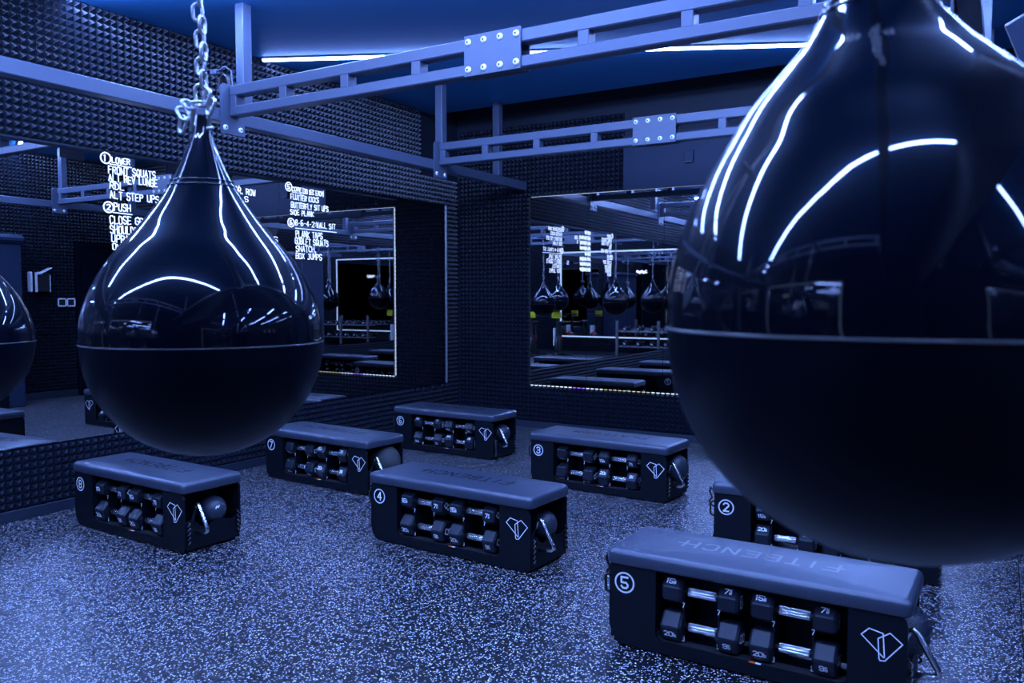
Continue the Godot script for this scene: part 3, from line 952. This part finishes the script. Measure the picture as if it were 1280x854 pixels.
func bench_end(n: String, t: Node3D, nick: String) -> void:
	# ball and kettlebell in the open right end
	var kind := {"8": [0.085, "smooth"], "7": [0.125, "stippled"], "6": [0.09, "smooth"], "4": [0.085, "ribbed"], "3": [0.115, "ribbed"], "5": [0.115, "treaded"], "2": [0.10, "smooth"]}
	var r: float = kind[n][0]
	var look: String = kind[n][1]
	var bl := thing("exercise_ball", "black %s exercise ball in the right end of %s" % [look, nick], "ball", t.transform * Vector3(0.545 if r > 0.11 else 0.53, 0.055 + r + (0.075 if r < 0.11 else 0.05), -0.195 + r + 0.012 if r > 0.11 else -0.05), t.rotation.y, "exercise balls in the bench ends")
	var st := mb(true)
	var prof := []
	for k in 25:
		var an := -PI / 2 + PI * k / 24
		var rr := r
		if look == "ribbed":
			rr = r - 0.0018 * absf(sin(k * PI / 2))
		prof.append([rr * cos(an), rr * sin(an)])
	var tip := Transform3D(Basis(Vector3.BACK, deg_to_rad(-58)), Vector3.ZERO)
	lathe(st, prof, 32, tip)
	part("shell", done(st), M.stippled_rubber if look == "stippled" else M.ball_rubber, bl)
	if look == "treaded":
		st = mb()
		for row in 9:
			var lat := deg_to_rad(-64 + row * 16)
			var cnt := int(round(30 * cos(lat)))
			for k in cnt:
				var lon := TAU * (k + (row % 2) * 0.5) / cnt
				var nrm := Vector3(cos(lat) * cos(lon), sin(lat), cos(lat) * sin(lon))
				var east := Vector3(-sin(lon), 0, cos(lon))
				var north := east.cross(nrm)
				var slant := Basis(nrm, 0.6 if row % 2 == 0 else -0.6)
				bx(st, Vector3(-0.011, -0.002, -0.004), Vector3(0.011, 0.002, 0.004), 0.0012, Transform3D(Basis(slant * east, nrm, slant * north), nrm * r))
		part("tread_blocks", done(st), M.ball_rubber, bl)
	if n == "8":
		st = mb()
		var xf := Transform3D(Basis(Vector3(0.25, 0, -0.97).normalized(), Vector3.UP, Vector3(0.97, 0, 0.25).normalized()), Vector3(0.97, 0.32, 0.25).normalized() * (r + 0.001))
		xf.basis = Basis.looking_at(-xf.origin.normalized(), Vector3.UP)
		ribbon(st, v2([[-0.012, -0.006], [-0.004, 0.008], [0.004, -0.002], [0.012, 0.010]]), 0.006, xf)
		part("logo_print", done(st), M.white_print, bl)
	var kb := thing("kettlebell", "kettlebell with chrome handle in the right end of %s" % nick, "kettlebell", t.transform * Vector3(0.535, 0.0495, 0.115), t.rotation.y, "kettlebells in the bench ends")
	st = mb(true)
	prof = [[0.035, 0.0], [0.048, 0.004]]
	for k in 13:
		var an := -1.0 + (PI / 2 + 1.0) * k / 12.0
		prof.append([0.060 * cos(an), 0.066 + 0.060 * sin(an)])
	lathe(st, prof, 24)
	part("weight_body", done(st), M.ball_rubber, kb)
	st = mb(true)
	var loop := PackedVector3Array()
	var cor := [Vector3(0.02, 0.118, 0.0), Vector3(0.062, 0.235, 0.0), Vector3(0.078, 0.244, 0.0), Vector3(0.092, 0.232, 0.0), Vector3(0.162, 0.112, 0.0), Vector3(0.168, 0.092, 0.0), Vector3(0.150, 0.080, 0.0), Vector3(0.05, 0.068, 0.0)]
	for c in cor:
		loop.append(c)
	tube(st, loop, 0.0125, 10)
	part("handle", done(st), M.chrome, kb)

# ---------------------------------------------------------------- hanging bags
const BAG := [[142, 0], [140.5, 28], [131, 60], [115.5, 90], [98.5, 114], [82.5, 133], [68.5, 150], [53.5, 170], [40.5, 190], [30, 210], [21.5, 230], [14, 250], [10.5, 262], [8.8, 270], [7, 280]]
const BAG_B := [[142, 0], [140.5, 28], [131, 60], [115.5, 90], [98.5, 114], [83, 135], [61, 158], [49, 170], [38.8, 183], [31, 195], [25.8, 204], [19, 222], [13, 243], [10.5, 258], [8.8, 270], [7, 280]]
const PX := 0.001866
const BEND := Vector3(-0.0325, 0, 0.0195)   # how far the big bag's neck leans
var bag_upper: ArrayMesh
var bag_lower: ArrayMesh
var bag_seam: ArrayMesh
var bag_weld: ArrayMesh
var link_m: ArrayMesh

func cat(a: float, b: float, c: float, d: float, t: float) -> float:
	return 0.5 * (2 * b + (c - a) * t + (2 * a - 5 * b + 4 * c - d) * t * t + (3 * b - a - 3 * c + d) * t * t * t)

func bag_radius(y: float, an: float, r: float) -> float:
	var u := clampf((y - 0.14) / 0.36, 0.0, 1.0)
	var wob := 0.5 * cos(3 * an + 1.0 + y * 3.0) + 0.35 * cos(5 * an + 0.4 - y * 7.0) + 0.30 * cos(8 * an + 2.0 + y * 9.0) + 0.2 * cos(13 * an + y * 5.0)
	var fine := sin(y * 95.0 + 2.5 * cos(2 * an)) * 0.5 + sin(y * 61.0 + 3 * an)
	return r * (1.0 + wob * (0.004 * smoothstep(0.05, 0.2, y) + 0.05 * u * u) + fine * 0.0016 * smoothstep(0.1, 0.3, y))

var bag_upper_b: ArrayMesh
func make_bag_upper(prof: Array, bend := Vector3.ZERO) -> ArrayMesh:
	var ys := []
	for i in prof.size() - 1:
		var p0: Array = prof[maxi(i - 1, 0)]
		var p1: Array = prof[i]
		var p2: Array = prof[i + 1]
		var p3: Array = prof[mini(i + 2, prof.size() - 1)]
		for k in 5:
			var t := k / 5.0
			var r0: float = p0[0]
			var y0: float = p0[1]
			if i == 0:
				r0 = 140.5
				y0 = -28
			ys.append([cat(r0, p1[0], p2[0], p3[0], t) * PX, cat(y0, p1[1], p2[1], p3[1], t) * PX])
	ys.append([7 * PX, 280 * PX])
	var st := mb(true)
	var rows := []
	for e in ys:
		var ring := PackedVector3Array()
		for k in 96:
			var an := TAU * k / 96
			var r := bag_radius(e[1], an, e[0])
			ring.append(Vector3(r * cos(an), e[1], r * sin(an)) + bend * pow(maxf(e[1], 0.0) / 0.38, 1.6))
		rows.append(ring)
	skin(st, rows)
	fan(st, rows[rows.size() - 1], Vector3.UP)
	return done(st)

func make_bag_meshes() -> void:
	bag_upper = make_bag_upper(BAG)
	bag_upper_b = make_bag_upper(BAG_B, BEND)
	var st := mb(true)
	var rows := []
	for k in 33:
		var a2 := -PI / 2 * (1.0 - k / 32.0)
		var r := 142 * PX * maxf(cos(a2), 0.0006)
		var y := 141 * PX * sin(a2)
		if k < 4:
			y -= 0.004 * (1.0 - k / 4.0) * (1.0 - k / 4.0)
		var ring := PackedVector3Array()
		for q in 96:
			ring.append(Vector3(r * cos(TAU * q / 96), y, r * sin(TAU * q / 96)))
		rows.append(ring)
	skin(st, rows)
	bag_lower = done(st)
	st = mb(true)
	var loop := PackedVector3Array()
	for q in 96:
		loop.append(Vector3(142.2 * PX * cos(TAU * q / 96), 0, 142.2 * PX * sin(TAU * q / 96)))
	tube(st, loop, 0.0016, 6, true)
	bag_seam = done(st)
	st = mb(true)
	for e in [[36.3, 198.0], [39.6, 192.0]]:
		loop = PackedVector3Array()
		for q in 72:
			var an := TAU * q / 72
			var r := bag_radius(e[1] * PX, an, e[0] * PX)
			loop.append(Vector3(r * cos(an), e[1] * PX, r * sin(an)))
		tube(st, loop, 0.0022, 6, true)
	bag_weld = done(st)
	st = mb(true)
	loop = PackedVector3Array()
	for q in 20:
		var an := TAU * q / 20
		loop.append(Vector3(0.0108 * cos(an), 0.0108 * sin(an) + signf(sin(an)) * 0.0085, 0))
	tube(st, loop, 0.0040, 8, true)
	link_m = done(st)

func build_bag(label: String, c: Vector3, number := "", lean := 0.0) -> Vector3:
	var t := thing("hanging_bag", label, "punching bag", c, rng.randf() * TAU if number == "" else 0.0, "teardrop bags hanging from the truss")
	if lean != 0.0:
		t.rotation.y = 0.0
	part("lower_shell", bag_lower, M.matt_vinyl, t)
	part("upper_shell", bag_upper_b if lean != 0.0 else bag_upper, M.glossy_vinyl, t)
	part("seam", bag_seam, M.seam_vinyl, t)
	part("neck_weld", bag_weld, M.glossy_vinyl, t).transform = Transform3D(Basis.from_scale(Vector3(0.82, 1.0, 0.82)), BEND * 0.96) if lean != 0.0 else Transform3D.IDENTITY
	if number != "":
		var st := mb()
		var n := Vector3(0, 0.62, -0.78).normalized()
		write(st, number, 0.10, 0.065, 0.03, 0.018, Transform3D(Basis(Vector3.LEFT, Vector3(0, 0.78, 0.62).normalized(), n), Vector3(0.08, 0.165, -0.222)))
		part("number_print", done(st), M.brightened_ink, t)  # plain print, brightened by the ink's added emission
	# fitting at the neck
	var st2 := mb(true)
	var ring := PackedVector3Array()
	for q in 16:
		ring.append(Vector3(0.020 * cos(TAU * q / 16), 0.548, 0.020 * sin(TAU * q / 16)))
	tube(st2, ring, 0.0045, 7, true)
	tube(st2, PackedVector3Array([Vector3(-0.022, 0.49, 0), Vector3(-0.024, 0.53, 0), Vector3(-0.02, 0.549, 0)]), 0.005, 7)
	tube(st2, PackedVector3Array([Vector3(0.026, 0.485, 0), Vector3(0.026, 0.53, 0), Vector3(0.02, 0.549, 0)]), 0.008, 7)
	tube(st2, PackedVector3Array([Vector3(-0.032, 0.49, 0), Vector3(0.036, 0.49, 0)]), 0.0055, 8)
	var off := BEND * pow(0.5225 / 0.38, 1.6) if lean != 0.0 else Vector3.ZERO
	part("shackle", done(st2), M.chain_steel, t, off)
	st2 = mb(true)
	tube(st2, PackedVector3Array([Vector3(0.026, 0.485, 0.0), Vector3(0.030, 0.45, 0.0), Vector3(0.034, 0.41, 0.0), Vector3(0.046, 0.385, 0)]), 0.010, 8)
	part("filler_tube", done(st2), M.glossy_vinyl, t, off)
	return t.transform * (off + Vector3(0, 0.552, 0))

func chain(label: String, foot: Vector3, top: float, fine: bool) -> void:
	var t := thing("hanging_chain", label, "chain", foot, 0.0, "chains the bags hang from")
	var n := int((top - foot.y) / 0.0305)
	var merged := mb(true)
	for s in 1:
		for k in n:
			var y := 0.02 + k * 0.0305 + s * 0.012
			var sway := sin(k * 0.55 + s * 2.1) * 0.006
			var xf := Transform3D(Basis(Vector3.UP, (0.35 if k % 2 == 0 else -1.05) + rng.randf_range(-0.2, 0.2)) * Basis(Vector3.BACK, rng.randf_range(-0.12, 0.12)), Vector3(sway - (0.006 if k % 2 == 0 else -0.006), y, 0.0))
			if fine:
				part("chain_link", link_m, M.chain_steel, t).transform = xf
			else:
				merged.append_from(link_m, 0, xf)
	if fine:
		for e in [[-0.032, -0.004, 0.9], [-0.052, -0.022, 0.6], [-0.055, -0.047, -0.4], [0.030, 0.004, -0.55], [0.045, -0.018, -0.6]]:
			part("chain_link", link_m, M.chain_steel, t).transform = Transform3D(Basis(Vector3.BACK, e[2]) * Basis(Vector3.UP, 0.4 + e[2]), Vector3(e[0], e[1], 0.01))
	else:
		part("links", merged.commit(), M.chain_steel, t)
	part("top_hanger", box(Vector3(-0.02, top - foot.y, -0.30), Vector3(0.02, top - foot.y + 0.035, 0.30), 0.004), M.painted_steel, t)

func build_bags() -> void:
	make_bag_meshes()
	var list := [
		[Vector3(5.712, 1.512, 7.329), "huge glossy black teardrop bag hanging nearest, over the bench numbered 5", "", true, "nearest huge bag"],
		[Vector3(4.223, 1.444, 7.107), "glossy black teardrop bag on a chain in front of the left mirror", "", true, "bag before the left mirror"],
		[Vector3(2.602, 1.388, 6.915), "black teardrop bag cut off by the left edge of the photo", "", false, "bag cut off at the left edge"],
		[Vector3(0.95, 1.43, 6.95), "black teardrop bag nearest the left wall, seen only in mirrors", "", false, "bag nearest the left wall"],
		[Vector3(0.85, 1.45, 8.75), "black bag of the second row at the left wall, seen in the back mirror", "", false, "second-row bag at the left wall"],
		[Vector3(2.05, 1.47, 9.45), "black bag printed with a white twelve, seen in the back mirror", "12", false, "bag with the white number twelve"],
		[Vector3(3.72, 1.46, 9.7), "black bag in the second row without a number, seen in the back mirror", "", false, "plain bag of the second row"],
		[Vector3(4.5, 1.44, 9.2), "black bag printed with a white thirteen, seen in the back mirror", "13", false, "bag with the white number thirteen"]]
	for b in list:
		var neck := build_bag(b[1], b[0], b[2], deg_to_rad(-5.6) if b[0].x > 5.5 else 0.0)
		chain("steel chain that holds the %s" % b[4], neck, 2.79, b[3])

# ---------------------------------------------------------------- handwriting on the left mirror
func build_writing() -> void:
	# text, z of its left end, z of its right end, height of its baseline, letter height
	var lines := [
		["LOWER", 4.584, 4.438, 2.566, 0.048], ["FRONT SQUATS", 4.614, 4.217, 2.485, 0.062], ["ALT REV LUNGE", 4.613, 4.204, 2.425, 0.060], ["RDL", 4.605, 4.492, 2.366, 0.058],
		["ALT STEP UPS", 4.607, 4.193, 2.296, 0.062], ["PUSH", 4.575, 4.441, 2.205, 0.062], ["CLOSE GRIP", 4.612, 4.278, 2.107, 0.066], ["SHOULDER", 4.612, 4.350, 2.032, 0.066], ["UPRIGHT", 4.601, 4.359, 1.966, 0.062], ["OVER", 4.596, 4.456, 1.906, 0.056],
		["CORE", 2.758, 2.634, 2.556, 0.044], ["(30 SEC EACH)", 2.624, 2.331, 2.545, 0.050], ["FLUTTER KICKS", 2.775, 2.410, 2.474, 0.056], ["BUTTERFLY SIT UPS", 2.771, 2.278, 2.398, 0.058], ["SIDE PLANK", 2.782, 2.478, 2.331, 0.054],
		["8-6-4-2:WALL SIT", 2.723, 2.178, 2.231, 0.058], ["PLANK TAPS", 2.715, 2.361, 2.124, 0.066], ["GOBLET SQUATS", 2.727, 2.284, 2.054, 0.066], ["SNATCH.", 2.718, 2.452, 1.984, 0.062], ["BOX JUMPS", 2.719, 2.376, 1.914, 0.062],
		["R. ROW", 3.394, 3.204, 2.462, 0.058], ["S", 3.324, 3.288, 2.397, 0.056], ["S", 2.996, 2.947, 2.054, 0.060]]
	var turn := Basis(Vector3.UP, PI / 2)
	for e in lines:
		var n: String = e[0]
		var span: float = e[1] - e[2]
		var units := 0.0
		for ch in n:
			units += 0.7 + 0.42 if ch == " " else (0.45 + 0.42 if ch in "I1.:" else 1.42)
		var gw := span / (units - 0.42)
		var word := n.replace(":", " ").replace("(", "").replace(")", "")
		if n in ["S", "R. ROW"]:
			word = {"S": "letter S", "R. ROW": "R. ROW"}[n]
		var side: String = {true: "left column", false: "right column"}[e[1] > 3.5]
		if n == "R. ROW" or n == "S":
			side = "column half hidden by the bag" + (", upper" if e[3] > 2.3 else ", lower")
		var line := thing("glow_writing", "white handwritten line %s on the left mirror, %s" % [word, side], "writing", Vector3(0.0025, e[3], e[1]), PI / 2, "handwritten lines on the left mirror")  # ordinary marker strokes; their brightness is added emission
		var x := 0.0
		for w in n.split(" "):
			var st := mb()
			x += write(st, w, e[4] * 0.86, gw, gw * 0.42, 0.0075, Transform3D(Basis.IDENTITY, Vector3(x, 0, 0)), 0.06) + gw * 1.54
			part("word", done(st), M.brightened_ink, line)
	var heads := [["1", 4.634, 2.592, "above the left column", 4.60, 4.425, 2.552, "LOWER"], ["2", 4.621, 2.226, "beside the word PUSH", 4.585, 4.43, 2.19, "PUSH"], ["5", 2.80, 2.588, "beside the word CORE", 2.755, 2.63, 2.543, "CORE"], ["6", 2.777, 2.253, "beside the wall sit line", 2.72, 2.165, 2.205, "WALL SIT"]]
	for h in heads:
		var st := mb()
		ribbon(st, circle_pts(0.040, 18), 0.0095, Transform3D(turn, Vector3.ZERO), true)
		write(st, h[0], 0.042, 0.026, 0, 0.009, Transform3D(turn, Vector3(0, -0.021, 0.013)), 0.04)
		single("glow_writing", done(st), M.brightened_ink, "white circled %s handwritten on the left mirror %s" % [h[0], h[3]], "writing", Vector3(0.0025, h[2], h[1]), "circled numbers on the left mirror")
		st = mb()
		ribbon(st, PackedVector2Array([Vector2(0, 0), Vector2(h[4] - h[5], -0.004)]), 0.0085, Transform3D(turn, Vector3.ZERO))
		single("glow_underline", done(st), M.brightened_ink, "white underline stroke beneath the %s line on the left mirror" % h[7], "writing", Vector3(0.0025, h[6], h[4]), "underlines on the left mirror")  # stroke brightened by added emission too
	# lines of the middle column that the bag hides, as scribble
	for k in 8:
		var st := mb()
		var pts := PackedVector2Array()
		var n := 16 if k % 4 != 0 else 9
		for q in n * 2:
			pts.append(Vector2(q * 0.0125, 0.0 if q % 2 == 0 else 0.05) + Vector2(rng.randf_range(-0.006, 0.006), rng.randf_range(-0.008, 0.008)))
		ribbon(st, pts, 0.011, Transform3D(turn, Vector3.ZERO))
		single("glow_writing", done(st), M.brightened_ink, "white scribbled line of the middle column, %s down, seen reversed in the back mirror" % ["first", "second", "third", "fourth", "fifth", "sixth", "seventh", "eighth"][k], "writing", Vector3(0.0025, 2.56 - k * 0.085, 3.78))  # scribble carries the same added emission

# ---------------------------------------------------------------- what only the mirrors show
func build_far_side() -> void:
	# tall cabinet with a padded top on the right wall
	var cb := thing("tall_cabinet", "tall plain dark cabinet with a rounded top ledge, in the left mirror", "cabinet", Vector3(6.25, 0, 3.0))
	part("body", box(Vector3(-0.25, 0.0, -0.92), Vector3(0.3, 2.28, 0.86), 0.01), M.panel_paint, cb)
	part("top_ledge", box(Vector3(-0.30, 2.28, -0.98), Vector3(0.3, 2.42, 0.92), 0.05), M.panel_paint, cb)
	# paper holder, sockets
	var ph := thing("paper_holder", "black paper holder with white sheets on the foam wall, in the left mirror", "holder", Vector3(6.60, 1.62, 1.50))
	part("case", box(Vector3(-0.10, 0.0, -0.10), Vector3(0.0, 0.30, 0.13), 0.01), M.black_plastic, ph)
	part("case", box(Vector3(-0.09, 0.0, 0.155), Vector3(0.0, 0.30, 0.19), 0.01), M.paper, ph)
	part("edge_strip", box(Vector3(-0.106, 0.0, 0.095), Vector3(-0.09, 0.29, 0.128), 0.002), M.paper, ph)
	part("edge_strip", box(Vector3(-0.106, 0.26, 0.02), Vector3(-0.09, 0.30, 0.10), 0.002), M.paper, ph)
	part("edge_strip", box(Vector3(-0.106, 0.0, -0.10), Vector3(-0.09, 0.26, -0.088), 0.002), M.paper, ph)
	var st := mb()
	bx(st, Vector3(-0.06, 0.0, -0.10), Vector3(0.06, 0.012, 0.10), 0.003, Transform3D(Basis(Vector3.RIGHT, 0.5), Vector3(-0.09, 0.31, -0.02)))
	part("sheet", done(st), M.paper, ph)
	var wsx := thing("wall_socket", "pair of white framed sockets on the foam wall, in the left mirror", "socket", Vector3(6.60, 1.46, 1.12))
	for s in [-1.0, 1.0]:
		st = mb()
		var ring := PackedVector3Array()
		for p in [[-0.05, -0.055], [0.05, -0.055], [0.058, -0.045], [0.058, 0.045], [0.05, 0.055], [-0.05, 0.055], [-0.058, 0.045], [-0.058, -0.045]]:
			ring.append(Vector3(-0.03, p[1], p[0] + s * 0.07))
		tube(st, ring, 0.011, 4, true)
		part("frame", done(st), M.paper, wsx)
	part("back_plate", box(Vector3(-0.03, -0.08, -0.15), Vector3(0.0, 0.08, 0.15), 0.004), M.black_plastic, wsx)
	# dumbbell rack along the right part of the front wall
	var rk := thing("dumbbell_rack", "low two-tier dumbbell rack by the front wall, seen in the mirrors", "rack", Vector3(1.4, 0, 10.75), 0.0)
	for y in [0.28, 0.66]:
		part("shelf", box(Vector3(-1.1, y, -0.18), Vector3(1.1, y + 0.03, 0.18), 0.004), M.grey_paint, rk)
	for x in [-1.1, 0.0, 1.1]:
		part("upright", box(Vector3(x - 0.03, 0.0, -0.2), Vector3(x + 0.03, 0.95, -0.14), 0.004), M.grey_paint, rk)
	for k in 12:
		var tier := k % 2
		var col := k / 2
		var o := dup(db_heavy if tier == 0 else db_light, "%s rubber dumbbell from the left on the %s tier of the rack" % [["first", "second", "third", "fourth", "fifth", "sixth"][col], ["lower", "upper"][tier]], Vector3(0.5 + col * 0.36, 0.31 + 0.38 * tier + (0.063 if tier == 0 else 0.053), 10.75), 0.0, "dumbbells on the rack by the front wall")
		o.basis = Basis(Vector3.UP, PI / 2)
	# two exercise bikes
	for k in 2:
		var bk := thing("exercise_bike", ["exercise bike with a yellow screen guard nearest the front mirror's end", "exercise bike with a yellow screen guard further along the front mirror"][k], "exercise bike", Vector3(4.75 - k * 0.75, 0, 10.3), 0.3)
		st = mb()
		bx(st, Vector3(-0.04, 0.05, -0.5), Vector3(0.04, 0.11, 0.5), 0.01)
		bx(st, Vector3(-0.25, 0.0, -0.5), Vector3(0.25, 0.06, -0.44), 0.01)
		bx(st, Vector3(-0.25, 0.0, 0.44), Vector3(0.25, 0.06, 0.5), 0.01)
		bx(st, Vector3(-0.03, 0.1, 0.2), Vector3(0.03, 0.85, 0.27), 0.01)
		bx(st, Vector3(-0.03, 0.1, -0.32), Vector3(0.03, 1.0, -0.25), 0.01)
		part("frame", done(st), M.black_plastic, bk)
		st = mb(true)
		lathe(st, [[0.05, -0.03], [0.24, -0.03], [0.25, 0.0], [0.24, 0.03], [0.05, 0.03]], 24, Transform3D(Basis(Vector3.BACK, PI / 2), Vector3(0, 0.32, -0.18)))
		part("flywheel", done(st), M.dark_plastic, bk)
		part("saddle", box(Vector3(-0.08, 0.85, 0.12), Vector3(0.08, 0.91, 0.38), 0.03), M.black_plastic, bk)
		st = mb(true)
		tube(st, PackedVector3Array([Vector3(-0.22, 1.05, -0.15), Vector3(-0.2, 1.05, -0.32), Vector3(0.2, 1.05, -0.32), Vector3(0.22, 1.05, -0.15)]), 0.016, 8)
		part("handlebar", done(st), M.black_plastic, bk)
		part("screen_guard", box(Vector3(-0.12, 1.0, -0.40), Vector3(0.12, 1.16, -0.36), 0.01), M.yellow_plastic, bk)
		part("side_cover", box(Vector3(0.05, 0.3, -0.4), Vector3(0.08, 0.75, -0.1), 0.01), M.white_print, bk)
		part("bottle_clip", box(Vector3(-0.08, 0.45, -0.1), Vector3(-0.05, 0.55, 0.0), 0.01), M.red_plastic, bk)
	# script sign on the right end of the front wall
	st = mb()
	var pts := PackedVector2Array()
	for k in 40:
		var u := k / 39.0
		pts.append(Vector2(0.28 * (u - 0.5) + 0.012 * sin(k * 1.3), 0.035 * sin(k * 0.95) + 0.015 * sin(k * 0.4)))
	ribbon(st, pts, 0.010, Transform3D(Basis(Vector3.UP, PI), Vector3.ZERO))
	single("neon_sign", done(st), M.sign_glow, "small white glowing script sign on the front wall, seen in the mirrors", "sign", Vector3(2.1, 2.18, 11.17))
